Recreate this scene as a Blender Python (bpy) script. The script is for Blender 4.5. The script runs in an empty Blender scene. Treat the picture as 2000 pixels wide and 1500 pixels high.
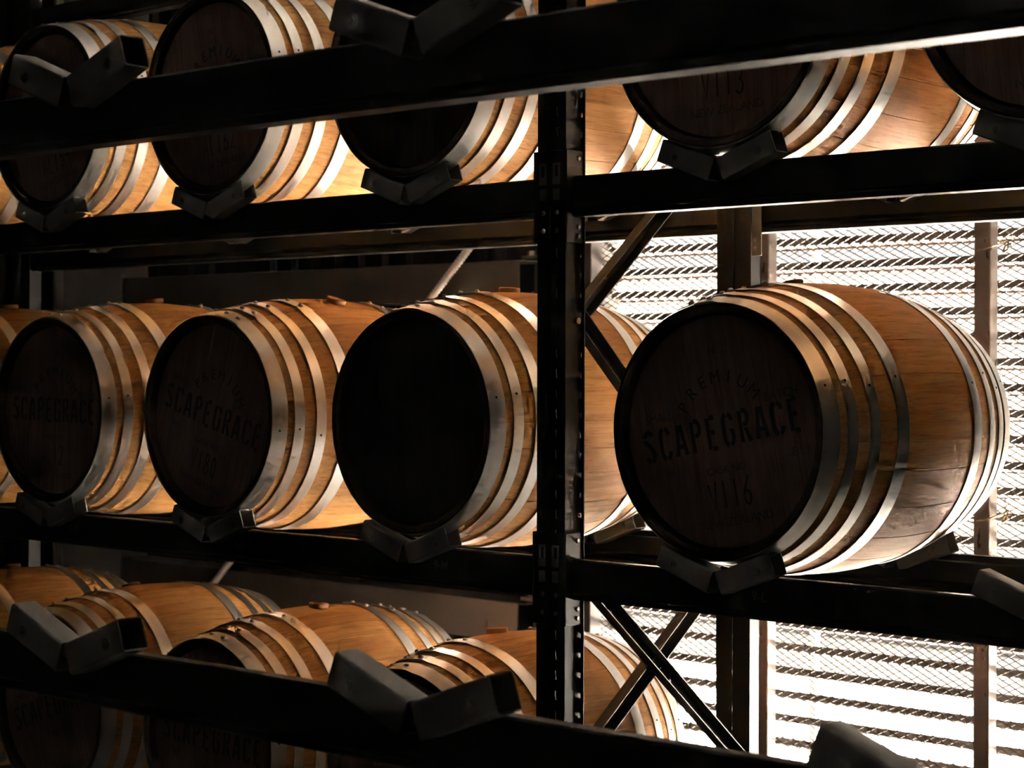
import bpy, bmesh, math, random
from mathutils import Vector, Matrix

R = math.radians
random.seed(9)
sc = bpy.context.scene
C = sc.collection

# ------------------------------------------------------------------ camera
cam_d = bpy.data.cameras.new('camera')
cam = bpy.data.objects.new('camera', cam_d)
C.objects.link(cam)
cam.location = (3.1806, -3.6259, 0.4792)
cam.rotation_euler = (Matrix.Rotation(R(42.3437), 4, 'Z') @ Matrix.Rotation(R(90), 4, 'X')
                      @ Matrix.Rotation(0.003, 4, 'Z')).to_euler()
cam_d.sensor_width = 36.0
cam_d.lens = 3781.35 / 2000 * 36.0
cam_d.shift_y = -(750 - 714.79) / 2000
cam_d.clip_start = 0.05
cam_d.dof.use_dof = True
cam_d.dof.focus_distance = 4.25
cam_d.dof.aperture_fstop = 7.5
sc.camera = cam

# ------------------------------------------------------------------ light
world = bpy.data.worlds.new('daylight')
sc.world = world
world.use_nodes = True
bg = world.node_tree.nodes['Background']
bg.inputs['Color'].default_value = (1.0, 0.955, 0.90, 1)
bg.inputs['Strength'].default_value = 0.27

def portal(name, loc, rot, sx, sy):          # guides sampling of the daylight through an opening, gives no light itself
    d = bpy.data.lights.new(name, 'AREA')
    d.shape = 'RECTANGLE'; d.size = sx; d.size_y = sy
    d.cycles.is_portal = True
    o = bpy.data.objects.new(name, d); C.objects.link(o)
    o.location = loc; o.rotation_euler = rot
    return o

FLOOR, CEIL = -1.15, 3.10
WX0, WX1 = -1.29, 1.06                      # louvre window along the back wall
WZ0, WZ1 = -1.02, 2.60
RX0, RX1, RY0 = -9.0, 6.2, -6.6
portal('window_portal', ((WX0 + WX1) / 2, 2.0, (WZ0 + WZ1) / 2), (R(-90), 0, 0), WX1 - WX0, WZ1 - WZ0)
sun_d = bpy.data.lights.new('sun', 'SUN')
sun_d.energy = 290.0
sun_d.angle = R(0.6)
sun_d.color = (1.0, 0.92, 0.81)
sun = bpy.data.objects.new('sun', sun_d); C.objects.link(sun)
sun.rotation_euler = Vector((-0.35, -0.45, -0.82)).to_track_quat('-Z', 'Y').to_euler()

sc.view_settings.view_transform = 'Standard'
sc.view_settings.look = 'None'
sc.view_settings.gamma = 1.0
sc.view_settings.use_curve_mapping = False
sc.view_settings.exposure = 2.22
sc.cycles.use_denoising = True
sc.cycles.use_adaptive_sampling = True
sc.cycles.adaptive_threshold = 0.02
sc.cycles.adaptive_min_samples = 24
sc.cycles.max_bounces = 6
sc.cycles.diffuse_bounces = 4
sc.cycles.glossy_bounces = 4
sc.cycles.sample_clamp_indirect = 36.0
sc.cycles.caustics_reflective = True
sc.cycles.blur_glossy = 0.6

# ------------------------------------------------------------------ materials
def mat(name):
    m = bpy.data.materials.new(name); m.use_nodes = True
    return m, m.node_tree.nodes, m.node_tree.links, m.node_tree.nodes['Principled BSDF']

def N(ns, t, **kw):
    n = ns.new(t)
    for k, v in kw.items():
        if k in n.inputs: n.inputs[k].default_value = v
        else: setattr(n, k, v)
    return n

def noise(ns, ls, vec, scale, detail=4.0, rough=0.55):
    n = N(ns, 'ShaderNodeTexNoise', Scale=scale, Detail=detail, Roughness=rough)
    if vec: ls.new(vec, n.inputs['Vector'])
    return n

def mapping(ns, ls, vec, scale=(1, 1, 1), loc=None):
    m = N(ns, 'ShaderNodeMapping')
    m.inputs['Scale'].default_value = scale
    ls.new(vec, m.inputs['Vector'])
    if loc: ls.new(loc, m.inputs['Location'])
    return m.outputs['Vector']

def ramp(ns, ls, fac, stops):
    r = ns.new('ShaderNodeValToRGB')
    el = r.color_ramp.elements
    while len(el) < len(stops): el.new(0.5)
    for e, (p, c) in zip(el, stops):
        e.position = p; e.color = (c[0], c[1], c[2], 1) if len(c) >= 3 else (c[0],) * 3 + (1,)
    ls.new(fac, r.inputs['Fac'])
    return r.outputs['Color']

def mix(ns, ls, a, b, fac, mode='MIX'):
    m = ns.new('ShaderNodeMix'); m.data_type = 'RGBA'; m.blend_type = mode
    for sock, v in ((m.inputs[6], a), (m.inputs[7], b), (m.inputs[0], fac)):
        if hasattr(v, 'is_linked'): ls.new(v, sock)
        elif isinstance(v, tuple): sock.default_value = (*v[:3], 1)
        else: sock.default_value = v
    return m.outputs[2]

def bump(ns, ls, h, strength, dist, bsdf):
    b = N(ns, 'ShaderNodeBump', Strength=strength, Distance=dist)
    ls.new(h, b.inputs['Height']); ls.new(b.outputs['Normal'], bsdf.inputs['Normal'])

def make_oak(name, light, dark, stain, axis='Y'):
    m, ns, ls, b = mat(name)
    tc = ns.new('ShaderNodeTexCoord'); oi = ns.new('ShaderNodeObjectInfo')
    off = N(ns, 'ShaderNodeVectorMath', operation='SCALE')
    off.inputs[0].default_value = (13.7, 7.3, 21.1); ls.new(oi.outputs['Random'], off.inputs['Scale'])
    seed = N(ns, 'ShaderNodeAttribute', attribute_type='OBJECT', attribute_name='seed')
    soff = N(ns, 'ShaderNodeVectorMath', operation='SCALE')
    soff.inputs[0].default_value = (3.1, 5.7, 2.3); ls.new(seed.outputs['Fac'], soff.inputs['Scale'])
    sg = (70, 3.2, 70) if axis == 'Y' else (70, 70, 3.2)
    sf = (260, 9, 260) if axis == 'Y' else (260, 260, 9)
    g1 = noise(ns, ls, mapping(ns, ls, tc.outputs['Object'], sg, off.outputs[0]), 1.0, 2.0, 0.6)
    g2 = noise(ns, ls, mapping(ns, ls, tc.outputs['Object'], sf, off.outputs[0]), 1.0, 2.0, 0.6)
    st = noise(ns, ls, mapping(ns, ls, tc.outputs['Object'], (4.2, 3.0, 4.2), soff.outputs[0]), 1.0, 5.0, 0.62)
    col = ramp(ns, ls, g1.outputs['Fac'], [(0.30, dark), (0.62, light)])
    fine = ramp(ns, ls, g2.outputs['Fac'], [(0.33, (0.62, 0.55, 0.48)), (0.47, (1, 1, 1))])
    col = mix(ns, ls, col, fine, 0.75, 'MULTIPLY')
    tone = ramp(ns, ls, oi.outputs['Random'], [(0.0, (0.84, 0.79, 0.74)), (1.0, (1.06, 1.05, 1.03))])
    col = mix(ns, ls, col, tone, 1.0, 'MULTIPLY')
    sm = ramp(ns, ls, st.outputs['Fac'], [(0.565, (0, 0, 0)), (0.72, (0.62, 0.62, 0.62))])
    col = mix(ns, ls, col, stain, sm)
    ls.new(col, b.inputs['Base Color'])
    b.inputs['Roughness'].default_value = 0.62
    b.inputs['Specular IOR Level'].default_value = 0.14
    bump(ns, ls, g2.outputs['Fac'], 0.25, 0.0015, b)
    return m

M = {}
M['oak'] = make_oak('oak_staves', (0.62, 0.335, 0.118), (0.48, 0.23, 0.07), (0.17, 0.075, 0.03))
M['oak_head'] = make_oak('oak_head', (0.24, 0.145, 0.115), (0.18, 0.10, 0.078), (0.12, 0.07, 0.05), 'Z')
M['oak_end_shade'] = make_oak('oak_end_grain_and_rim_shade', (0.085, 0.055, 0.04), (0.06, 0.038, 0.028), (0.04, 0.03, 0.02))  # end grain, and shade put into the colour of the inner chime
M['oak_black'] = make_oak('black_head_paint', (0.045, 0.038, 0.034), (0.03, 0.025, 0.022), (0.02, 0.02, 0.02), 'Z')

def make_metal(name, base, r0, r1, scale=(30, 30, 30), metallic=1.0, bmp=0.12, dirt=None):
    m, ns, ls, b = mat(name)
    tc = ns.new('ShaderNodeTexCoord'); oi = ns.new('ShaderNodeObjectInfo')
    off = N(ns, 'ShaderNodeVectorMath', operation='SCALE')
    off.inputs[0].default_value = (3.7, 9.3, 5.1); ls.new(oi.outputs['Random'], off.inputs['Scale'])
    v = mapping(ns, ls, tc.outputs['Object'], scale, off.outputs[0])
    n = noise(ns, ls, v, 1.0, 3.0, 0.65)
    n2 = noise(ns, ls, v, 0.22, 1.0, 0.5)
    rr = N(ns, 'ShaderNodeMapRange'); rr.inputs['From Min'].default_value = 0.3; rr.inputs['From Max'].default_value = 0.7
    rr.inputs['To Min'].default_value = r0; rr.inputs['To Max'].default_value = r1
    ls.new(n.outputs['Fac'], rr.inputs['Value']); ls.new(rr.outputs['Result'], b.inputs['Roughness'])
    d = dirt or tuple(c * 0.55 for c in base)
    f = ramp(ns, ls, n2.outputs['Fac'], [(0.36, (1, 1, 1)), (0.60, (0, 0, 0))])
    sp = ramp(ns, ls, n.outputs['Fac'], [(0.60, (0, 0, 0)), (0.74, (0.7, 0.7, 0.7))])
    col = mix(ns, ls, base, d, mix(ns, ls, f, sp, 0.55))
    ls.new(col, b.inputs['Base Color'])
    b.inputs['Metallic'].default_value = metallic
    if bmp > 0: bump(ns, ls, n.outputs['Fac'], bmp, 0.0005, b)
    return m

def make_hoop():
    m, ns, ls, b = mat('galvanised_hoop')
    tc = ns.new('ShaderNodeTexCoord'); oi = ns.new('ShaderNodeObjectInfo')
    off = N(ns, 'ShaderNodeVectorMath', operation='SCALE')
    off.inputs[0].default_value = (3.7, 9.3, 5.1); ls.new(oi.outputs['Random'], off.inputs['Scale'])
    v = mapping(ns, ls, tc.outputs['Object'], (9, 30, 9), off.outputs[0])
    n = noise(ns, ls, v, 1.0, 2.0, 0.55)
    col = ramp(ns, ls, n.outputs['Fac'], [(0.30, (0.60, 0.58, 0.55)), (0.62, (0.66, 0.64, 0.61))])
    ls.new(col, b.inputs['Base Color'])
    rr = N(ns, 'ShaderNodeMapRange'); rr.inputs['From Min'].default_value = 0.3; rr.inputs['From Max'].default_value = 0.7
    rr.inputs['To Min'].default_value = 0.37; rr.inputs['To Max'].default_value = 0.33
    ls.new(n.outputs['Fac'], rr.inputs['Value']); ls.new(rr.outputs['Result'], b.inputs['Roughness'])
    b.inputs['Metallic'].default_value = 0.9
    return m
M['hoop'] = make_hoop()
M['rivet'] = make_metal('rivet_steel', (0.42, 0.40, 0.38), 0.3, 0.5, (60, 60, 60))
M['black'] = make_metal('black_rack_paint', (0.020, 0.0185, 0.017), 0.28, 0.46, (14, 14, 14), 0.0, 0.05, (0.026, 0.023, 0.021))
M['cradle'] = make_metal('dark_galvanised_cradle', (0.29, 0.28, 0.265), 0.38, 0.50, (22, 22, 22), 0.4, 0.0, (0.25, 0.24, 0.225))
M['brace'] = make_metal('dark_brace_steel', (0.10, 0.095, 0.09), 0.35, 0.5, (25, 25, 25), 0.6, 0.05, (0.06, 0.057, 0.055))
M['bolt'] = make_metal('bolt_steel', (0.35, 0.34, 0.33), 0.3, 0.45, (60, 60, 60))
M['clip'] = make_metal('clip_zinc', (0.30, 0.29, 0.28), 0.4, 0.55, (60, 60, 60), 0.8)
M['mesh'] = make_metal('galvanised_mesh', (0.07, 0.064, 0.058), 0.4, 0.55, (40, 40, 40), 0.4)
M['louvre'] = make_metal('louvre_paint', (0.085, 0.060, 0.045), 0.45, 0.6, (5, 30, 30), 0.0, 0.0, (0.062, 0.045, 0.034))
M['mullion'] = make_metal('mullion_steel', (0.20, 0.17, 0.15), 0.24, 0.42, (20, 20, 6), 0.9, 0.05, (0.13, 0.105, 0.09))
M['column'] = make_metal('column_primer', (0.035, 0.026, 0.021), 0.5, 0.7, (12, 12, 5), 0.0, 0.05, (0.026, 0.02, 0.016))
M['girt'] = make_metal('girt_steel', (0.22, 0.195, 0.16), 0.30, 0.45, (6, 10, 10), 0.6, 0.05, (0.14, 0.118, 0.09))
M['rod'] = make_metal('rod_steel', (0.80, 0.74, 0.64), 0.35, 0.5, (60, 60, 60), 0.1)
M['twine'] = make_metal('rusty_wire', (0.42, 0.30, 0.16), 0.6, 0.8, (90, 90, 90), 0.0)
M['floor'] = make_metal('concrete_floor', (0.40, 0.37, 0.33), 0.55, 0.8, (3, 3, 3), 0.0, 0.1, (0.22, 0.20, 0.18))
M['cladding'] = make_metal('dark_cladding', (0.009, 0.0085, 0.008), 0.5, 0.6, (5, 5, 5), 0.0, 0.0, (0.007, 0.0065, 0.006))
M['wall'] = make_metal('grey_wall_paint', (0.48, 0.475, 0.475), 0.6, 0.8, (2, 2, 2), 0.0, 0.0, (0.43, 0.425, 0.425))
M['apron'] = make_metal('pale_concrete', (0.78, 0.74, 0.68), 0.7, 0.9, (1, 1, 1), 0.0, 0.03, (0.70, 0.66, 0.60))
M['dim_strip'] = make_metal('dim_ground_strip', (0.22, 0.21, 0.195), 0.8, 0.9, (9, 9, 9), 0.0, 0.0, (0.16, 0.15, 0.14))  # for the added strip that weakens light bounced off the ground
M['dim_screen'] = make_metal('dark_added_screen', (0.045, 0.042, 0.040), 0.8, 0.9, (2, 2, 2), 0.0, 0.0, (0.035, 0.033, 0.03))  # for the added screen beyond the apron
M['pale'] = make_metal('pale_panel_paint', (0.30, 0.28, 0.245), 0.6, 0.8, (3, 3, 3), 0.0, 0.03, (0.26, 0.24, 0.21))
M['bung'] = make_metal('bung_wood', (0.44, 0.22, 0.095), 0.55, 0.7, (50, 50, 50), 0.0, 0.1, (0.33, 0.15, 0.06))
M['bung_dark'] = make_metal('bung_dark', (0.10, 0.05, 0.045), 0.55, 0.7, (50, 50, 50), 0.0, 0.1, (0.07, 0.035, 0.03))
M['ink'] = make_metal('stencil_ink', (0.012, 0.012, 0.014), 0.6, 0.8, (80, 80, 80), 0.0, 0.03, (0.025, 0.02, 0.02))
M['ink_faint'] = make_metal('worn_stencil_ink', (0.045, 0.032, 0.028), 0.6, 0.8, (60, 60, 60), 0.0, 0.0, (0.14, 0.085, 0.068))
M['print'] = make_metal('grey_print', (0.17, 0.17, 0.165), 0.5, 0.7, (80, 80, 80), 0.0, 0.02)

# ------------------------------------------------------------------ mesh helpers
class MB:
    def __init__(self): self.v, self.f = [], []
    def add(self, vs, fs):
        o = len(self.v); self.v += [tuple(p) for p in vs]; self.f += [tuple(i + o for i in f) for f in fs]
        return self
    def box(self, x0, x1, y0, y1, z0, z1, mtx=None):
        vs = [Vector((x, y, z)) for z in (z0, z1) for y in (y0, y1) for x in (x0, x1)]
        if mtx: vs = [mtx @ p for p in vs]
        return self.add(vs, [(0, 2, 3, 1), (4, 5, 7, 6), (0, 1, 5, 4), (2, 6, 7, 3), (0, 4, 6, 2), (1, 3, 7, 5)])
    def cyl(self, p0, p1, r, n=12, r2=None):
        p0, p1 = Vector(p0), Vector(p1); d = (p1 - p0).normalized()
        a = d.orthogonal().normalized(); b = d.cross(a); r2 = r if r2 is None else r2
        vs = [p0 + (a * math.cos(2 * math.pi * i / n) + b * math.sin(2 * math.pi * i / n)) * r for i in range(n)]
        vs += [p1 + (a * math.cos(2 * math.pi * i / n) + b * math.sin(2 * math.pi * i / n)) * r2 for i in range(n)]
        fs = [(i, (i + 1) % n, n + (i + 1) % n, n + i) for i in range(n)]
        fs += [tuple(range(n - 1, -1, -1)), tuple(range(n, 2 * n))]
        return self.add(vs, fs)
    def extrude_x(self, prof, x0, x1, closed=True):        # profile of (y,z) swept along x
        n = len(prof)
        vs = [(x0, y, z) for y, z in prof] + [(x1, y, z) for y, z in prof]
        fs = [(i, (i + 1) % n, n + (i + 1) % n, n + i) for i in range(n)]
        fs += [tuple(range(n - 1, -1, -1)), tuple(range(n, 2 * n))]
        return self.add(vs, fs)
    def mesh(self, name, m, smooth=None):
        me = bpy.data.meshes.new(name); me.from_pydata(self.v, [], self.f)
        bm = bmesh.new(); bm.from_mesh(me); bmesh.ops.recalc_face_normals(bm, faces=bm.faces); bm.to_mesh(me); bm.free()
        me.materials.append(M[m] if isinstance(m, str) else m)
        if smooth:
            me.shade_smooth(); me.set_sharp_from_angle(angle=R(smooth))
        me.update()
        return me
    def build(self, name, m, parent=None, smooth=None, bevel=None, loc=None):
        return link(name, self.mesh(name, m, smooth), parent, bevel, loc)

def link(name, me, parent=None, bevel=None, loc=None):
    o = bpy.data.objects.new(name, me); C.objects.link(o)
    if parent: o.parent = parent
    if loc: o.location = loc
    if bevel:
        b = o.modifiers.new('bevel', 'BEVEL'); b.width = bevel; b.segments = 2; b.limit_method = 'ANGLE'; b.angle_limit = R(40)
    return o

def tag(o, label=None, cat=None, group=None, kind=None):
    if label: o['label'] = label
    if cat: o['category'] = cat
    if group: o['group'] = group
    if kind: o['kind'] = kind
    return o

def empty(name, loc=(0, 0, 0), rot=(0, 0, 0)):
    o = bpy.data.objects.new(name, None); C.objects.link(o)
    o.location = loc; o.rotation_euler = rot; o.empty_display_size = 0.1
    return o

def struct(name, mb, m, **kw):
    o = mb.build(name, m, **kw); o['kind'] = 'structure'
    return o

# ------------------------------------------------------------------ building shell
tag(struct('floor', MB().box(RX0, RX1, RY0, 2.0, FLOOR - 0.1, FLOOR), 'floor'), 'grey concrete warehouse floor')
tag(struct('ceiling', MB().box(RX0, RX1, RY0, 2.1, CEIL, CEIL + 0.1), 'wall'), 'dark warehouse roof lining')
tag(struct('wall_left', MB().box(RX0 - 0.1, RX0, RY0, 2.1, FLOOR, CEIL), 'wall'), 'dark far end wall of the warehouse')
tag(struct('wall_right', MB().box(RX1, RX1 + 0.1, RY0, 2.1, FLOOR, CEIL), 'wall'), 'dark near end wall of the warehouse')
tag(struct('wall_front', MB().box(RX0, RX1, RY0 - 0.1, RY0, FLOOR, CEIL), 'wall'), 'dark wall on the aisle side')

tag(struct('ground', MB().box(-30, 30, 4.0, 7.0, FLOOR - 0.22, FLOOR - 0.12), 'apron'), 'pale concrete apron outside the louvres')
tag(struct('ground', MB().box(-30, 30, 2.02, 4.0, FLOOR - 0.22, FLOOR - 0.13), 'dim_strip'), 'added darker ground strip outside the wall, cuts the bounce light')  # darker strip added to lower the bounce onto the upper barrels
tag(struct('wall_added_screen', MB().box(-30, 30, 7.0, 7.1, FLOOR - 0.24, 1.1), 'dim_screen'), 'added dark screen beyond the apron, dims the view through the louvres')  # added screen, keeps the background low in the louvres from glaring
# back wall: ribbed dark cladding left of the louvres, plain strips over and under them
prof = []
x = RX0
while x < -1.40:
    for dx, dy in ((0.0, 0.0), (0.075, 0.0), (0.09, -0.028), (0.125, -0.028), (0.14, 0.0)):
        if x + dx < -1.40: prof.append((x + dx, 1.92 + dy))
    x += 0.14
prof.append((-1.40, 1.92))
mb = MB(); n = len(prof)
vs = [(px, py, z) for z in (FLOOR, CEIL) for px, py in prof] + [(px, 2.02, z) for z in (FLOOR, CEIL) for px, py in prof]
fs = [(i, i + 1, n + i + 1, n + i) for i in range(n - 1)] + [(2 * n + i, 3 * n + i, 3 * n + i + 1, 2 * n + i + 1) for i in range(n - 1)]
mb.add(vs, fs)
mb.box(WX0 - 0.11, RX1, 1.86, 2.02, FLOOR, WZ0).box(WX0 - 0.11, RX1, 1.86, 2.02, WZ1, CEIL).box(WX1, RX1, 1.86, 2.02, WZ0, WZ1)
tag(struct('wall_back', mb, 'cladding'), 'dark ribbed metal cladding behind the rack')

# ---- louvre window with diamond mesh
win = empty('window_1', ((WX0 + WX1) / 2, 1.8, WZ0)); tag(win, 'bright louvred opening with diamond wire mesh behind the rack', kind='structure')
wl = win.location
PITCH = 0.0800
prof = [(0.000, 0.014), (0.004, 0.014), (0.004, -0.006), (0.013, -0.013), (0.032, 0.001), (0.046, -0.008), (0.046, -0.025), (0.043, -0.025),
        (0.043, -0.011), (0.032, -0.004), (0.013, -0.018), (0.000, -0.011)]
mb = MB(); mb.extrude_x(prof, WX0 - wl.x, WX1 - wl.x)
blade = mb.mesh('louvre_blade', 'louvre', smooth=50)
k = 0
z = 0.895
while z - PITCH > WZ0: z -= PITCH
while z < WZ1:
    o = link('louvre_blade', blade, win); o.location = (0, 0.02, z - wl.z); z += PITCH; k += 1
mul_x = [-0.552, 0.261]
while mul_x[-1] < WX1 - 0.85: mul_x.append(mul_x[-1] + 0.813)
mb = MB()
mb.box(-0.028, 0.028, -0.05, 0.0, 0, WZ1 - WZ0)
mull = mb.mesh('mullion', 'mullion')
mb = MB().box(0.030, 0.034, -0.035, 0.0, 0, WZ1 - WZ0)
for mx in mul_x:
    o = link('mullion', mull, win, bevel=0.005); o.location = (mx - wl.x, -0.045, 0)
sup = MB().box(-0.011, 0.011, 0.0, 0.03, 0, WZ1 - WZ0).mesh('louvre_support', 'pale')
for mx in mul_x:
    o = link('louvre_support', sup, win); o.location = (mx + 0.075 - wl.x, 0.10, 0)
# diamond mesh: two families of straight wires, with the pressed knots where they cross
dw, dh, wr = 0.0425, 0.0212, 0.0014
mb = MB()
W, Hh = WX1 - WX0, WZ1 - WZ0
ang = math.atan2(dh, dw)
for fam in (1, -1):
    t = -int(Hh / dh) - 1
    while t * dw < W + Hh / dh * dw:
        xa = t * dw                                   # crossing with z=0
        pts = []
        x0, x1 = (max(0, xa), min(W, xa + Hh / dh * dw)) if fam == 1 else (max(0, xa - Hh / dh * dw), min(W, xa))
        if x1 - x0 > 0.02:
            za = (x0 - xa) * dh / dw * fam; zb = (x1 - xa) * dh / dw * fam
            A_ = Vector((WX0 - wl.x + x0, 0.0, za)); B_ = Vector((WX0 - wl.x + x1, 0.0, zb))
            up = Vector((-math.sin(ang) * fam, 0, math.cos(ang))) * wr; dp = Vector((0, wr * 1.2, 0))
            npc = max(1, round((B_ - A_).length / 0.10))
            for q in range(npc):
                a = A_.lerp(B_, q / npc); b = A_.lerp(B_, (q + 1) / npc)
                vs = [a - up - dp, a + up - dp, a + up + dp, a - up + dp, b - up - dp, b + up - dp, b + up + dp, b - up + dp]
                mb.add(vs, [(0, 1, 5, 4), (1, 2, 6, 5), (2, 3, 7, 6), (3, 0, 4, 7)])
        t += 1
for i in range(int(2.4 / dw)):
    for j in range(int(2.3 / dh)):
        for ox in (0, 0.5):
            cx = WX0 - wl.x + (i + ox) * dw; cz = (j + ox) * dh
            mb.add([(cx - 0.0036, 0, cz), (cx, 0.0018, cz - 0.0015), (cx + 0.0036, 0, cz), (cx, 0.0018, cz + 0.0015), (cx, -0.0024, cz)],
                   [(0, 1, 4), (1, 2, 4), (2, 3, 4), (3, 0, 4), (3, 2, 1, 0)])
o = mb.build('mesh_screen', 'mesh', win); o.location = (0, -0.036, 0); o['kind'] = 'stuff'
# scraps of wire that tie the mesh to the mullions
def tie(x, z, s=1.0):
    rnd = random.Random(int(x * 100 + z * 1000))
    mb = MB(); p = Vector((x - 0.035, -0.104, z))
    pts = [Vector((x - 0.012, -0.103, z - 0.010)), Vector((x + 0.012, -0.104, z - 0.006)), Vector((x + 0.034, -0.100, z + 0.002)),
           Vector((x + 0.050, -0.06, z + 0.012)), Vector((x + 0.062, -0.045, z + 0.024)), Vector((x + 0.058, -0.042, z - 0.006)),
           Vector((x + 0.043, -0.045, z - 0.014)), Vector((x + 0.051, -0.044, z + 0.006)), Vector((x + 0.070, -0.043, z + 0.012))]
    for a, b in zip(pts, pts[1:]): mb.cyl(a, b, 0.0028, 6)
    for q in range(9):
        a = pts[4] + Vector((rnd.uniform(-.012, .012), rnd.uniform(-.004, .004), rnd.uniform(-.02, .02)))
        mb.cyl(a, a + Vector((rnd.uniform(-.016, .016), 0, rnd.uniform(-.016, .016))), 0.0014, 5)
    mb.v = [(a - wl.x, b, c - wl.z) for a, b, c in mb.v]
    return mb.build('wire_tie', 'twine', win)
tie(mul_x[1], 0.845); tie(mul_x[1], 0.02); tie(WX0 + 0.03, 0.79); tie(WX0 + 0.03, 0.63)

# column at the window jamb, wall girts, pale panel
mb = MB().box(-1.40, -1.385, 1.66, 1.90, FLOOR, CEIL).box(-1.385, -1.36, 1.66, 1.675, FLOOR, CEIL).box(-1.36, WX0 - 0.001, 1.70, 1.90, FLOOR, CEIL)
tag(struct('trim_1', mb, 'column', bevel=0.003), 'dark brown steel column at the edge of the louvres')
def girt(name, ztop, label):
    mb = MB(); x0, x1 = -4.07, -1.64
    mb.box(x0, x1, 1.700, 1.708, ztop - 0.15, ztop)
    mb.box(x0, x1 + 0.03, 1.708, 1.86, ztop - 0.008, ztop)
    mb.box(x0, x1, 1.708, 1.86, ztop - 0.15, ztop - 0.142)
    o = struct(name, mb, 'girt', bevel=0.004); tag(o, label)
    q = MB().box(x1 - 0.02, -1.43, 1.735, 1.80, ztop + 0.003, ztop + 0.018).build('bracket', 'girt', o, bevel=0.002)
    q = MB().cyl((x1 + 0.0, 1.77, ztop + 0.018), (x1 + 0.0, 1.77, ztop + 0.036), 0.017, 6).build('bolt', 'bolt', o)
    q = MB().box(x1 + 0.012, x1 + 0.05, 1.72, 1.73, ztop - 0.15, ztop - 0.142).box(x1 + 0.044, x1 + 0.05, 1.72, 1.73, ztop - 0.142, ztop - 0.12).build('hook', 'bolt', o)
    q = MB().box(-1.62, -1.42, 1.83, 1.84, ztop - 0.15, ztop).build('end_plate', 'column', o)
    return o
girt('trim_2', 0.873, 'upper steel wall girt behind the middle row of barrels')
girt('trim_3', -0.400, 'lower steel wall girt behind the bottom row of barrels')
tag(struct('trim_4', MB().box(-4.60, -4.14, 1.74, 1.90, FLOOR, CEIL).box(-4.62, -4.60, 1.70, 1.90, FLOOR, CEIL), 'pale'), 'pale vertical wall panel at the left')

# ribbed bracing rod
a, b = Vector((-1.60, 1.6, 1.10)), Vector((-3.75, 1.6, -0.865))
mb = MB(); L = (b - a).length; nn = int(L / 0.016); d = (b - a) / nn; ax = d.normalized(); u = ax.orthogonal().normalized(); w = ax.cross(u)
ring = 10; vs = []; fs = []
for i in range(nn * 2 + 1):
    p = a + d * (i / 2); r = 0.0165 if i % 2 else 0.0130
    sh = ax * 0.004
    for j in range(ring):
        t = 2 * math.pi * j / ring; vs.append(p + (u * math.cos(t) + w * math.sin(t)) * r + sh * math.sin(t))
for i in range(nn * 2):
    for j in range(ring): fs.append((i * ring + j, i * ring + (j + 1) % ring, (i + 1) * ring + (j + 1) % ring, (i + 1) * ring + j))
fs += [tuple(range(ring)), tuple(range(nn * 2 * ring, nn * 2 * ring + ring))]
mb.add(vs, fs)
tag(mb.build('brace_rod', 'rod', smooth=60), 'ribbed steel rod slanting down behind the rack', 'rod')

# ------------------------------------------------------------------ rack
LV = 0.9504
YF, YR = 0.022, 0.794                        # front faces of the front and rear beams
POST_L, POST_0 = -3.487, 0.004

def beam_profile(y0, z):                     # box beam with a small step along its top rear edge
    c = 0.004
    return [(y0 + c, z - 0.10), (y0 + 0.05 - c, z - 0.10), (y0 + 0.05, z - 0.10 + c), (y0 + 0.05, z - 0.016), (y0 + 0.030, z - 0.016), (y0 + 0.030, z - 0.001),
            (y0 + 0.028, z), (y0 + c, z), (y0, z - c), (y0, z - 0.080), (y0 + 0.003, z - 0.084), (y0, z - 0.088), (y0, z - 0.10 + c)]

def beam_profile_rear(y0, z):                # its inner face: a rolled lip along the bottom
    c = 0.003
    return [(y0 + c, z - 0.10), (y0 + 0.05 - c, z - 0.10), (y0 + 0.05, z - 0.10 + c), (y0 + 0.05, z - c), (y0 + 0.05 - c, z), (y0 + 0.02, z),
            (y0 + 0.02, z - 0.016), (y0 + c, z - 0.016), (y0, z - 0.016 - c), (y0, z - 0.070), (y0 + 0.012, z - 0.078), (y0 + 0.012, z - 0.084), (y0, z - 0.090), (y0, z - 0.10 + c)]

def text_mesh(txt, size, m, depth=0.0004, bold=0.0, sx=1.0, align='CENTER'):
    cu = bpy.data.curves.new('t', 'FONT'); cu.body = txt; cu.size = size; cu.align_x = align; cu.align_y = 'CENTER'
    cu.extrude = depth; cu.offset = bold; cu.resolution_u = 3
    o = bpy.data.objects.new('t', cu); C.objects.link(o)
    dg = bpy.context.evaluated_depsgraph_get()
    me = bpy.data.meshes.new_from_object(o.evaluated_get(dg))
    bpy.data.objects.remove(o); bpy.data.curves.remove(cu)
    for v in me.vertices: v.co.x *= sx
    me.materials.clear(); me.materials.append(M[m])
    return me

clip_me = MB().box(-0.011, 0.011, -0.003, 0, -0.018, -0.012).box(-0.011, -0.006, -0.003, 0, -0.012, 0.016).box(0.006, 0.011, -0.003, 0, -0.012, 0.016) \
    .box(-0.011, 0.011, -0.003, 0, 0.016, 0.022).box(-0.011, 0.011, -0.0045, 0, -0.032, -0.018).mesh('safety_clip', 'clip')
lock_me = MB().box(-0.010, 0.010, -0.003, 0, -0.014, 0.014).cyl((0, -0.006, 0), (0, -0.003, 0), 0.007, 10).mesh('lock_tab', 'clip')
rivet_me = MB().cyl((0, -0.004, 0), (0, 0, 0), 0.0045, 10, 0.007).mesh('plate_rivet', 'bolt', smooth=40)

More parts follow.
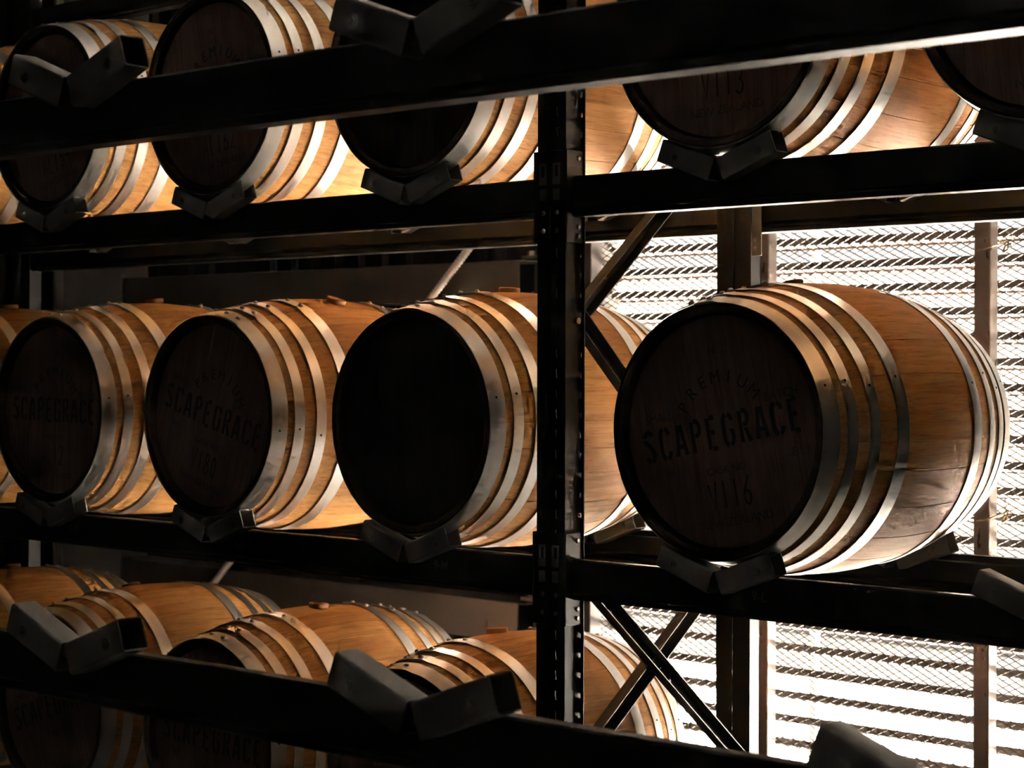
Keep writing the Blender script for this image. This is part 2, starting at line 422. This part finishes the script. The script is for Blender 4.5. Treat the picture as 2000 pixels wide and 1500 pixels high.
def connector(beam, side, z, yface, xpost):
    """hooked end plate of a beam; side=-1 the plate sits on the left half of the post face, +1 on the right half"""
    mb = MB()
    if side < 0: xa, xb = xpost - 0.052, xpost - 0.001
    else: xa, xb = xpost + 0.001, xpost + 0.050
    mb.box(xa, xb, yface - 0.005, yface, z - 0.165, z + 0.065)
    if side > 0: mb.box(xb, xb + 0.004, yface - 0.005, yface + 0.058, z - 0.165, z + 0.065)
    else: mb.box(xa - 0.004, xa, yface - 0.005, yface + 0.058, z - 0.165, z + 0.065)
    p = mb.build('end_plate', 'black', beam, bevel=0.0015)
    cx = xpost - 0.022 if side < 0 else xpost + 0.022
    for me, zz in ((clip_me, z + 0.012), (lock_me, z - 0.045), (rivet_me, z - 0.090), (rivet_me, z - 0.135)):
        o = link(me.name, me, p); o.location = (cx, yface - 0.005, zz)
    if side > 0:
        for zz in (z + 0.045, z - 0.125, z - 0.148):
            o = link('plate_rivet', rivet_me, p); o.location = (xb + 0.004, yface + 0.040, zz); o.rotation_euler = (0, 0, R(90))
    return p

def beam(name, x0, x1, y0, z, label, group, rear=False, ends=()):
    mb = MB(); mb.extrude_x(beam_profile_rear(y0, z) if rear else beam_profile(y0, z), x0, x1)
    o = mb.build(name, 'black'); tag(o, label, 'beam', group)
    for side, xp in ends: connector(o, side, z, 0.004 if not rear else 0.770, xp)
    return o

bays = (('left', POST_L + 0.056, POST_0 - 0.056, ((-1, POST_0),)), ('right', POST_0 + 0.056, 3.44, ((1, POST_0),)))
names = {-1: 'bottom', 0: 'middle', 1: 'upper', 2: 'top'}
marks = {}
for lv in (-1, 0, 1, 2):
    for side, x0, x1, ends in bays:
        lab = {'left': 'left', 'right': 'right'}[side]
        if lv <= 1 and not (lv < 0 and side == 'right'):
            f = beam('rack_beam', x0, x1, YF, lv * LV, f'black front beam under the {names[lv]} row of barrels, {lab} of the slotted post', 'rack beams', ends=ends)
            marks[(lv, side)] = f
        if lv >= 0:
            q = beam('rack_beam', x0, x1, YR, lv * LV, f'dark rear beam of the {names[lv]} shelf nearest the wall, {lab} of the slotted post', 'rack beams', rear=True)
            if side == 'right':
                p = MB().box(POST_0 + 0.060, POST_0 + 0.092, 0.776, 0.780, lv * LV - 0.165, lv * LV + 0.03).build('end_plate', 'clip', q, bevel=0.001)
                for zz in (-0.122, -0.144):
                    link('plate_rivet', rivet_me, p, loc=(POST_0 + 0.070, 0.776, lv * LV + zz))
for txt, x, side in (('9-L', 0.622, 'right'), ('9-M', -0.395, 'left'), ('9-N', -1.215, 'left'), ('9-O', -2.045, 'left')):
    o = link('beam_number', text_mesh(txt, 0.033, 'print', bold=0.0006), marks[(0, side)])
    o.rotation_euler = (R(90), 0, 0); o.location = (x, YF - 0.0006, -0.047)

def upright(w, dep, z0, z1, facing, closed=True):
    """slotted upright: front sheet with two rows of slots, sides with one row of holes, turned-in lips. facing=+1 open to +y"""
    mb = MB(); t = 0.0025; h = w / 2
    f = lambda y: y if facing > 0 else -y
    def B(xa, xb, ya, yb, za, zb):
        ya, yb = sorted((f(ya), f(yb))); mb.box(xa, xb, ya, yb, za, zb)
    for xa, xb in ((-h, -0.0275), (-0.0165, -0.010), (-0.010, 0.010), (0.010, 0.0165), (0.0275, h)):
        ya = 0.006 if abs(xa + xb) < 0.001 else 0
        B(xa, xb, ya, ya + t, z0, z1)
    for sx in (-1, 1): B(sx * 0.010 - t / 2, sx * 0.010 + t / 2, 0, 0.006 + t, z0, z1)
    z = z0
    while z < z1:
        for sx in (-1, 1):
            c = sx * 0.022
            B(c - 0.0055, c + 0.0055, 0, t, z + 0.022, min(z + 0.05, z1))
            B(c - 0.0055, c - 0.0040, 0, t, z, z + 0.008); B(c + 0.0040, c + 0.0055, 0, t, z, z + 0.008)
        z += 0.05
    if closed: B(-h, 0.012, dep - t, dep, z0, z1)
    else:
        B(-h, -0.002, dep - t, dep, z0, z1); B(0.004, h, dep - t, dep, z0, z1)
    for sx in (-1, 1):
        xa, xb = (-h, -h + t) if sx < 0 else (h - t, h)
        B(xa, xb, 0, dep, z0, z1)
        la, lm, lb = h, h + 0.0035, h + 0.012                  # outward lip, its inner strip pierced
        if sx < 0: B(-lb, -lm, dep - t, dep, z0, z1)
        else: B(lm, lb, dep - t, dep, z0, z1)
        z = z0
        if not closed: B(min(sx * la, sx * lm), max(sx * la, sx * lm), dep - t, dep, z0, z1)
        while closed and z < z1:
            B(min(sx * la, sx * lm), max(sx * la, sx * lm), dep - t, dep, z + 0.013, min(z + 0.05, z1)); z += 0.05
    return mb.mesh('upright_post', 'black')

up_f = upright(0.092, 0.062, 0, 3.6, 1)
up_r = upright(0.092, 0.062, 0, 3.6, -1, False)
def brace(parent, y0, z0, y1, z1, x, w=0.042):
    a, b = Vector((x, y0, z0)), Vector((x, y1, z1)); d = (b - a); L = d.length
    m = Matrix.Translation(a) @ d.to_track_quat('X', 'Z').to_matrix().to_4x4()
    # a channel: web facing the aisle side, two flanges
    mb = MB(); t = 0.0025
    X = Vector((1, 0, 0)); ax = d.normalized(); nrm = X.cross(ax).normalized()
    def B(u0, u1, v0, v1):
        vs = [a + ax * l + X * u + nrm * v for l in (0, L) for v in (v0, v1) for u in (u0, u1)]
        mb.add(vs, [(0, 2, 3, 1), (4, 5, 7, 6), (0, 1, 5, 4), (2, 6, 7, 3), (0, 4, 6, 2), (1, 3, 7, 5)])
    B(-0.015, -0.015 + t, -w / 2, w / 2); B(-0.015, 0.018, -w / 2, -w / 2 + t); B(-0.015, 0.018, w / 2 - t, w / 2)
    o = mb.build('brace', 'brace', parent)
    for l in (0.35, 0.9):
        q = a + ax * (L * l * 0.6); MB().cyl(q + X * -0.013, q + X * -0.007, 0.005, 8).build('brace_bolt', 'bolt', o)
    return o

def frame(x, label, braces=True):
    f = empty('upright_frame', (x, 0, FLOOR)); tag(f, label, 'rack post', 'upright frames of the rack')
    o = link('front_post', up_f, f); o.location = (0, 0.004, 0)
    o = link('rear_post', up_r, f); o.location = (0, 0.838, 0)
    for y in (0.036, 0.806):
        MB().box(-0.075, 0.075, y - 0.05, y + 0.05, 0, 0.006).build('foot_plate', 'black', f)
    zz = -FLOOR
    if braces:
        brace(f, 0.055, 0.575 + zz, 0.80, 1.205 + zz, 0.012)
        brace(f, 0.055, 0.615 + zz, 0.80, -0.060 + zz, 0.030)
        brace(f, 0.055, -0.555 + zz, 0.80, -0.005 + zz, 0.012)
        brace(f, 0.055, -0.020 + zz, 0.80, -0.640 + zz, 0.034)
        MB().cyl((0.046, 0.045, 0.592 + zz), (0.056, 0.045, 0.592 + zz), 0.008, 10).build('brace_bolt', 'bolt', f)
    return f
frame(POST_0, 'black slotted rack post in the centre with diagonal braces behind it')
frame(POST_L, 'far black rack post at the left edge of the rack', braces=False)

# ------------------------------------------------------------------ cradles
ca, cl, ct, cd = R(20.2), 0.157, 0.055, 0.050
def arm_mesh(s):
    """hollow rectangular tube running out from the vertex, s=-1 left, +1 right"""
    mb = MB(); w = 0.003
    dirv = Vector((s * math.cos(ca), 0, math.sin(ca))); dn = Vector((s * math.sin(ca), 0, -math.cos(ca)))
    org = Vector((s * 0.003, 0, 0.008))
    P = lambda l, t, y: org + dirv * l + dn * t + Vector((0, y, 0))
    def B(t0, t1, y0, y1):
        vs = [P(l, t, y) for l in (0, cl) for t in (t0, t1) for y in (y0, y1)]
        mb.add(vs, [(0, 2, 3, 1), (4, 5, 7, 6), (0, 1, 5, 4), (2, 6, 7, 3), (0, 4, 6, 2), (1, 3, 7, 5)])
    # closed tube ring: outer and inner shells
    o_ = [(0, 0), (ct, 0), (ct, cd), (0, cd)]; i_ = [(w, w), (ct - w, w), (ct - w, cd - w), (w, cd - w)]
    bev = []
    r = 0.005
    for (t, y), (dt, dy) in zip(o_, ((1, 1), (-1, 1), (-1, -1), (1, -1))):
        seq = [(t, y + dy * r), (t + dt * r * 0.3, y + dy * r * 0.3), (t + dt * r, y)]
        if dt * dy < 0: seq.reverse()
        bev += seq
    inn = []
    for (t, y) in i_: inn += [(t, y)] * 3
    n = len(bev); vs = []
    for l in (0, cl):
        vs += [P(l, t, y) for t, y in bev] + [P(l, t, y) for t, y in inn]
    fs = []
    for i in range(n):
        j = (i + 1) % n
        fs.append((i, j, 2 * n + j, 2 * n + i)); fs.append((n + i, 3 * n + i, 3 * n + j, n + j))
        fs.append((i, n + i, n + j, j)); fs.append((2 * n + i, 2 * n + j, 3 * n + j, 3 * n + i))
    mb.add(vs, fs)
    me = bpy.data.meshes.new('arm'); me.from_pydata([tuple(v) for v in mb.v], [], mb.f)
    bm = bmesh.new(); bm.from_mesh(me); bmesh.ops.remove_doubles(bm, verts=bm.verts, dist=1e-5); bmesh.ops.recalc_face_normals(bm, faces=bm.faces)
    bm.to_mesh(me); bm.free(); me.materials.append(M['cradle']); me.shade_smooth(); me.set_sharp_from_angle(angle=R(50))
    return me
arms = (arm_mesh(-1), arm_mesh(1))
mbh = MB().cyl((0, -0.0055, 0), (0, 0, 0), 0.0085, 6).cyl((0, -0.0015, 0), (0, 0, 0), 0.0115, 14).cyl((0, -0.008, 0), (0, -0.005, 0), 0.004, 8)
bolt_me = mbh.mesh('bolt', 'bolt')
def cradle(x, y, z, label, group):
    c = empty('barrel_cradle', (x, y, z)); tag(c, label, 'cradle', group)
    for s, me in zip((-1, 1), arms):
        o = link('arm', me, c)
        l, t = 0.112, 0.031
        b = link('bolt', bolt_me, o)
        b.location = (s * (0.003 + math.cos(ca) * l + math.sin(ca) * t), 0.0, 0.008 + math.sin(ca) * l - math.cos(ca) * t)
        b.rotation_euler = (0, R(random.uniform(0, 60)), 0)
    return c
sx = {1: 1.356, 0: 0.531, -1: -0.485, -2: -1.310, -3: -2.135, -4: -2.960}

# ------------------------------------------------------------------ barrels
BL, R0, R1 = 0.843, 0.2935, 0.3545
def br(y):
    t = (y - BL / 2) / (BL / 2); return R1 - (R1 - R0) * t * t
NST = 27
rnd = random.Random(4)
wid = [rnd.uniform(0.75, 1.25) for _ in range(NST)]; wid[0] = 1.35
tot = sum(wid); angs = []; a0 = math.pi / 2 - wid[0] / tot * math.pi
for w in wid:
    angs.append((a0, a0 + w / tot * 2 * math.pi)); a0 += w / tot * 2 * math.pi
STAVES = []
NL = 14
for i, (t0, t1) in enumerate(angs):
    vs, fs = [], []
    ys = [0.0, 0.004] + [BL * k / NL for k in range(1, NL)] + [BL - 0.004, BL]
    e = 0.0016
    th = [t0, t0 + e + 0.003, t0 + (t1 - t0) / 3, t0 + (t1 - t0) * 2 / 3, t1 - e - 0.003, t1]
    for y in ys:
        dr = 0.004 if y in (ys[0], ys[-1]) else 0.0
        r = br(y) - dr
        ri = br(y) - (0.026 if 0.05 < y < BL - 0.05 else (0.012 if y in (ys[0], ys[-1]) else 0.020))
        for q, t in enumerate(th):
            rr = r - (0.0010 if q in (0, 5) else 0)
            vs.append((rr * math.cos(t), y, rr * math.sin(t)))
        vs.append((ri * math.cos(th[5]), y, ri * math.sin(th[5]))); vs.append((ri * math.cos(th[0]), y, ri * math.sin(th[0])))
    n = 8
    for k in range(len(ys) - 1):
        for q in range(n):
            fs.append((k * n + q, k * n + (q + 1) % n, (k + 1) * n + (q + 1) % n, (k + 1) * n + q))
    fs += [tuple(range(n)), tuple((len(ys) - 1) * n + q for q in range(n))]
    me = MB().add(vs, fs).mesh('stave', 'oak', smooth=28); me.materials.append(M['oak_end_shade'])
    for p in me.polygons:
        if abs(p.normal.y) > 0.55 or p.normal.x * p.center.x + p.normal.z * p.center.z < -0.05: p.material_index = 1  # end faces, plus inner faces darkened in place of shade
    STAVES.append(me)

# hoops
HO = [(0.0, 0.048), (0.0697, 0.1013), (0.139, 0.172), (0.230, 0.273)]
HSPEC = [(a, b) for a, b in HO] + [(BL - b, BL - a) for a, b in HO]
def hoop_mesh(ya, yb, lap0):
    nseg = 96; lap = R(19); vs = []; fs = []; tk = 0.0019
    steps = int(nseg * (1 + lap / (2 * math.pi)))
    front = (ya + yb) / 2 < BL / 2
    for s in range(steps + 1):
        u = s / steps * (2 * math.pi + lap); t = lap0 + u
        lift = 0.0 if u < 2 * math.pi - R(2) else 0.0034
        for j, (y, outer) in enumerate(((ya, 1), ((ya + yb) / 2, 1), (yb, 1), (yb, 0), (ya, 0))):
            small = (y == ya) == front
            gap = 0.0017 if small else 0.0006
            r = br(min(max(y, 0), BL)) + gap + lift + (tk if outer else 0) + (0.0006 if j == 1 else 0)
            vs.append((r * math.cos(t), y, r * math.sin(t)))
    for s in range(steps):
        for j in range(5): fs.append((s * 5 + j, s * 5 + (j + 1) % 5, s * 5 + 5 + (j + 1) % 5, s * 5 + 5 + j))
    fs += [(0, 1, 2, 3, 4), tuple(steps * 5 + j for j in range(5))]
    return MB().add(vs, fs).mesh('hoop', 'hoop', smooth=35)
rr = random.Random(11)
HOOPS = []
for ya, yb in HSPEC:
    lap0 = R(90 + rr.uniform(-6, 6) - 10)
    HOOPS.append((hoop_mesh(ya, yb, lap0), ya, yb, lap0))
# domed rivet along +z
vs, fs = [], []
for k, (r, z) in enumerate(((0.0074, 0), (0.0070, 0.0028), (0.0050, 0.0054), (0.0020, 0.0064))):
    for j in range(10): vs.append((r * math.cos(j * math.pi / 5), r * math.sin(j * math.pi / 5), z))
for k in range(3):
    for j in range(10): fs.append((k * 10 + j, k * 10 + (j + 1) % 10, k * 10 + 10 + (j + 1) % 10, k * 10 + 10 + j))
fs.append(tuple(range(30, 40)))
RIV = MB().add(vs, fs).mesh('rivet', 'rivet', smooth=60)
NAIL = MB().cyl((0, 0, 0), (0, 0, 0.0022), 0.0036, 8, 0.0026).mesh('nail', 'ink', smooth=40)

# head boards (local disc in the x,z plane)
HR = 0.268
edges = [-HR, -0.205, -0.128, -0.062, 0.018, 0.082, 0.150, 0.214, HR]
def board_meshes(m):
    out = []
    for a, b in zip(edges, edges[1:]):
        pts = []; g = 0.0004
        xs_ = [a + g + (b - a - 2 * g) * k / 8 for k in range(9)]
        top = [(x, math.sqrt(max(HR * HR - x * x, 0))) for x in xs_]
        ring = top + [(x, -z) for x, z in reversed(top)]
        ring = [p for i, p in enumerate(ring) if i == 0 or (abs(p[0] - ring[i - 1][0]) + abs(p[1] - ring[i - 1][1])) > 1e-4]
        if abs(ring[0][0] - ring[-1][0]) + abs(ring[0][1] - ring[-1][1]) < 1e-4: ring.pop()
        n = len(ring)
        fs = [(i, (i + 1) % n, n + (i + 1) % n, n + i) for i in range(n)] + [tuple(range(n)), tuple(range(n, 2 * n))]
        out.append(MB().add([(x, 0, z) for x, z in ring] + [(x, 0.018, z) for x, z in ring], fs).mesh('head_board', m))
    return out
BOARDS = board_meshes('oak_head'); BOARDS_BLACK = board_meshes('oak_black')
# bung: tapered stopper with a domed top
vs, fs = [], []
for r, z in ((0.020, -0.030), (0.024, 0.0), (0.030, 0.0015), (0.031, 0.013), (0.029, 0.0155), (0.010, 0.0165)):
    for j in range(20): vs.append((r * math.cos(j * math.pi / 10), r * math.sin(j * math.pi / 10), z))
for k in range(5):
    for j in range(20): fs.append((k * 20 + j, k * 20 + (j + 1) % 20, k * 20 + 20 + (j + 1) % 20, k * 20 + 20 + j))
fs += [tuple(range(100, 120)), tuple(range(20))]
BUNG = MB().add(vs, fs).mesh('bung', 'bung', smooth=35)
BUNG_D = MB().add(vs, fs).mesh('bung', 'bung_dark', smooth=35)

# --- stencil letters: strokes on a 0..w x 0..1 grid, left with gaps like a cut stencil
def arc(cx, cy, rx, ry, a, b, n=8):
    return [(cx + rx * math.cos(R(a + (b - a) * k / n)), cy + ry * math.sin(R(a + (b - a) * k / n))) for k in range(n + 1)]
ST = {
 'S': [arc(.27, .74, .20, .17, 20, 170) , arc(.27, .74, .20, .17, 190, 262) + [(.36, .45)], [(.28, .55)] + arc(.27, .27, .20, .18, 70, -80), arc(.27, .27, .20, .18, -100, -165)],
 'C': [arc(.29, .70, .22, .23, 102, 180, 5) + arc(.29, .30, .22, .23, 180, 258, 5), arc(.29, .70, .22, .23, 78, 8, 5), arc(.29, .30, .22, .23, 282, 352, 5)],
 'A': [[(.04, .07), (.22, .93)], [(.34, .93), (.52, .07)], [(.17, .32), (.39, .32)]],
 'P': [[(.10, .07), (.10, .93)], [(.22, .93), (.30, .93)] + arc(.30, .73, .19, .20, 90, -90) + [(.22, .53)]],
 'E': [[(.10, .07), (.10, .93)], [(.22, .93), (.47, .93)], [(.22, .52), (.42, .52)], [(.22, .07), (.47, .07)]],
 'G': [arc(.29, .70, .22, .23, 102, 180, 5) + arc(.29, .30, .22, .23, 180, 258, 5), arc(.29, .70, .22, .23, 78, 8, 5), arc(.29, .30, .22, .23, 282, 352, 5) + [(.50, .46), (.36, .46)]],
 'R': [[(.10, .07), (.10, .93)], [(.22, .93), (.30, .93)] + arc(.30, .74, .18, .19, 90, -90) + [(.22, .55)], [(.32, .46), (.50, .07)]],
 'N': [[(.10, .07), (.10, .93)], [(.17, .88), (.42, .12)], [(.50, .07), (.50, .93)]],
}
DG = {  # brushed hand-written characters
 'V': [[(.02, .95), (.24, .02), (.50, 1.0)]], '1': [[(.25, .02), (.27, .98)]], '6': [[(.46, 1.0), (.12, .50)] + arc(.27, .26, .19, .24, 160, -190, 12)],
 '3': [arc(.24, .74, .20, .24, 130, -90, 8) + arc(.22, .25, .24, .25, 90, -150, 8)], '8': [arc(.26, .75, .17, .21, 270, -90, 12) + arc(.26, .27, .21, .26, 90, 450, 12)],
 '0': [arc(.26, .48, .20, .44, 90, 450, 14)], 'A': [[(.02, .02), (.26, 1.0), (.50, .02)], [(.12, .36), (.40, .36)]], 'L': [[(.10, 1.0), (.08, .04), (.44, .04)]],
 '2': [arc(.25, .74, .20, .22, 160, -30, 8) + [(.06, .04), (.50, .06)]], '5': [[(.45, .97), (.12, .95), (.10, .58)] + arc(.24, .32, .22, .28, 120, -150, 9)],
 '9': [arc(.26, .70, .18, .24, 0, 360, 12) + [(.42, .05)]], 'N': [[(.06, .02), (.08, .98), (.44, .04), (.46, 1.0)]],
}
def stroke_text(txt, font, height, width, gapf, thick, y=-0.0005):
    mb = MB(); adv = 0.56 + gapf; W = adv * len(txt) - gapf
    kx = width / W
    for i, ch in enumerate(txt):
        for s in font.get(ch, []):
            pts = [Vector(((i * adv + px) * kx - width / 2, 0, (pz - 0.5) * height)) for px, pz in s]
            L, Rr = [], []
            for k, p in enumerate(pts):
                a = pts[max(k - 1, 0)]; b = pts[min(k + 1, len(pts) - 1)]
                d = (b - a); d = d.normalized() if d.length > 1e-9 else Vector((1, 0, 0))
                nrm = Vector((-d.z, 0, d.x)) * thick / 2
                L.append(p + nrm); Rr.append(p - nrm)
            n = len(pts); vs = [(v.x, y, v.z) for v in L + Rr]
            mb.add(vs, [(k, k + 1, n + k + 1, n + k) for k in range(n - 1)])
    me = bpy.data.meshes.new('lettering'); me.from_pydata(mb.v, [], mb.f); me.materials.append(M['ink'])
    return me
def joined(name, parts, ink='ink'):            # several text meshes, each with a 2D placement, into one printed line
    bm = bmesh.new()
    for me, x, z, rot in parts:
        m = Matrix.Translation((x, -0.0006, z)) @ Matrix.Rotation(-rot, 4, 'Y') @ Matrix.Rotation(R(90), 4, 'X')
        t = me.copy(); t.transform(m); bm.from_mesh(t); bpy.data.meshes.remove(t)
    out = bpy.data.meshes.new(name); bm.to_mesh(out); bm.free(); out.materials.append(M[ink])
    return out
T_BRAND = stroke_text('SCAPEGRACE', ST, 0.084, 0.448, 0.26, 0.0108)
ar = []
for i, ch in enumerate('PREMIUM'):
    t = R(55 - 110 * i / 6)
    ar.append((text_mesh(ch, 0.043, 'ink', sx=0.95), 0.010 - 0.122 * math.sin(t), 0.002 + 0.122 * math.cos(t), t))
ARC = [joined('lettering', [a]) for a in ar]
WORDS = [joined('lettering', [(text_mesh(t, sz, 'ink', sx=0.95), x, z, 0)], 'ink_faint') for t, sz, x, z in (
    ('SMALL', 0.030, -0.168, 0.062), ('BATCH', 0.030, 0.182, 0.052), ('N', 0.026, 0.012, 0.186), ('E', 0.028, 0.192, -0.082), ('W', 0.028, -0.162, -0.072))]
T_CASK = joined('lettering', [(text_mesh('CASK NO.', 0.026, 'ink'), 0.003, -0.088, 0)], 'ink_faint')
T_NZ = joined('lettering', [(text_mesh('NEW ZEALAND', 0.029, 'ink'), 0.006, -0.208, 0)], 'ink_faint')
HAND = {}

def barrel(k, lv, x, zc, rot, label, number=None, black=False, dark_bung=False, dy=0.0, seed=0.0, group='oak barrels on the rack'):
    root = empty('oak_barrel', (x, -0.035 + dy, lv * LV + zc), (0, R(-rot), 0))
    tag(root, label, 'barrel', group)
    for me in STAVES:
        o = link('stave', me, root); o['seed'] = seed
    for me, ya, yb, lap0 in HOOPS:
        h = link('hoop', me, root)
        ym = (ya + yb) / 2; sl = math.atan((br(yb) - br(ya)) / (yb - ya))
        for dt in (R(4.5), R(14.5)):
            t = lap0 + dt; rad = br(ym) + 0.0066
            v = link('rivet', RIV, h); v.location = (rad * math.cos(t), ym, rad * math.sin(t)); v.rotation_euler = (0, math.pi / 2 - t, 0)
        t = R(9 + 3 * math.sin(ya * 40)); rad = br(ym) + 0.0030
        v = link('nail', NAIL, h); v.location = (rad * math.cos(t), ym, rad * math.sin(t)); v.rotation_euler = (0, math.pi / 2 - t, 0)
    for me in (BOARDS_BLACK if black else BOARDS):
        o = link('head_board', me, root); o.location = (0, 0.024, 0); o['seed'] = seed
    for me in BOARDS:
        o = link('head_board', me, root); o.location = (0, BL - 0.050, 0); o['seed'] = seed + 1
    b = link('bung', BUNG_D if dark_bung else BUNG, root); b.location = (0, BL / 2, br(BL / 2) - 0.002)
    b.rotation_euler = (R(random.uniform(-5, 5)), R(random.uniform(-6, 6)), 0)
    if number is not None:
        for me in [T_BRAND, T_CASK, T_NZ] + WORDS + ARC:
            o = link('lettering', me, root); o.location = (0, 0.0238, 0)
        if number and number not in HAND: HAND[number] = stroke_text(number, DG, 0.066, 0.029 * len(number) + 0.004, 0.16, 0.0055)
        if number: link('lettering', HAND[number], root, loc=(0, 0.0238, -0.144))
    return root

B = [
 (0, 0, 0.535, .330, 12, 'oak barrel marked V116 standing alone to the right of the slotted post', 'V116', False, True, 5.2),
 (-1, 0, -0.463, .331, 4, 'oak barrel with blank black head on the middle row, against the slotted post', None, True, False, 1.3),
 (-2, 0, -1.305, .330, -16, 'oak barrel marked V180 on the middle row, beside the blank black-headed barrel', 'V180', False, False, 2.9),
 (-3, 0, -2.113, .333, -1, 'oak barrel marked AL12 on the middle row, second from the left edge', 'AL12', False, False, 3.7),
 (-4, 0, -2.940, .330, 5, 'oak barrel cut by the left edge of the picture on the middle row', '', False, False, 4.4),
 (1, 1, 1.345, .325, 7, 'oak barrel cut by the right edge of the picture on the upper row', 'V11', False, False, 6.1),
 (0, 1, 0.530, .327, 4, 'oak barrel marked V113 on the upper row, right of the slotted post', 'V113', False, False, 7.3),
 (-1, 1, -0.480, .325, 0, 'oak barrel with blank black head on the upper row, left of the slotted post', None, True, False, 8.8),
 (-2, 1, -1.300, .325, 9, 'oak barrel marked AL162 on the upper row behind the near top beam', 'AL162', False, False, 9.4),
 (-3, 1, -2.135, .325, 14, 'oak barrel marked AL159 on the upper row, lower left of the near top beam', 'AL159', False, False, 10.6),
 (-4, 1, -2.950, .325, 3, 'oak barrel cut by the left edge of the picture on the upper row', '', False, False, 11.9),
 (-1, -1, -0.480, .326, 8, 'oak barrel on the bottom row beside the slotted post, crossed by the diagonal braces', None, False, False, 12.7),
 (-2, -1, -1.305, .330, -4, 'oak barrel on the bottom row, middle one of three with clear wooden bung', 'N22', False, False, 13.1),
 (-3, -1, -2.110, .336, 20, 'oak barrel on the bottom row behind the near cradle at lower left', '', False, True, 14.8),
 (-4, -1, -2.940, .330, 2, 'oak barrel cut by the left edge on the bottom row, its flank stained dark', None, False, True, 15.5),
]
for k, lv, x, zc, rot, label, num, blk, db, seed in B:
    barrel(k, lv, x, zc, rot, label, num, blk, db, 0.0, seed)

# cradles under the barrels
what = {(0, 0): 'barrel marked V116', (-1, 0): 'black-headed barrel of the middle row', (-2, 0): 'barrel marked V180', (-3, 0): 'barrel marked AL12', (-4, 0): 'leftmost barrel of the middle row',
        (1, 1): 'rightmost barrel of the upper row', (0, 1): 'barrel marked V113', (-1, 1): 'black-headed barrel of the upper row', (-2, 1): 'barrel marked AL162',
        (-3, 1): 'barrel marked AL159', (-4, 1): 'leftmost barrel of the upper row', (-1, -1): 'bottom row barrel beside the slotted post', (-2, -1): 'middle barrel of the bottom row',
        (-3, -1): 'bottom row barrel at lower left', (-4, -1): 'leftmost barrel of the bottom row'}
for (k, lv), w in what.items():
    cradle(sx[k], -0.03, lv * LV, f'V-shaped steel cradle under the front of the {w}', 'cradles on the front beams')
    cradle(sx[k], 0.742, lv * LV, f'V-shaped steel cradle under the rear of the {w}', 'cradles on the rear beams')
cradle(sx[1], -0.03, 0.0, 'empty grey V-shaped cradle at the right edge, right of the barrel marked V116', 'cradles on the front beams')
cradle(sx[1], 0.742, 0.0, 'empty rear cradle of the free place right of the barrel marked V116', 'cradles on the rear beams')

# ------------------------------------------------------------------ near rack (out of focus)
FY = -1.733
for lv, lab in ((0, 'blurred near beam crossing the bottom of the picture'), (1, 'blurred near beam slanting across the top of the picture')):
    beam('near_rack_beam', -1.6, 3.9, FY + 0.050, lv * LV + 0.002, lab, 'near rack beams')
for lv, i, lab in ((0, 0, 'empty near cradle at lower left on the bottom beam'), (0, 1, 'empty near cradle at lower centre in front of the slotted post'),
                   (0, 2, 'empty near cradle peeking in at the bottom right corner'), (1, 0, 'empty near cradle at upper left in front of the AL162 barrel'),
                   (1, 1, 'empty near cradle at top centre cut by the upper edge')):
    cradle(0.4379 + 0.8247 * i, FY, lv * LV + 0.004, lab, 'empty cradles on the near beams')
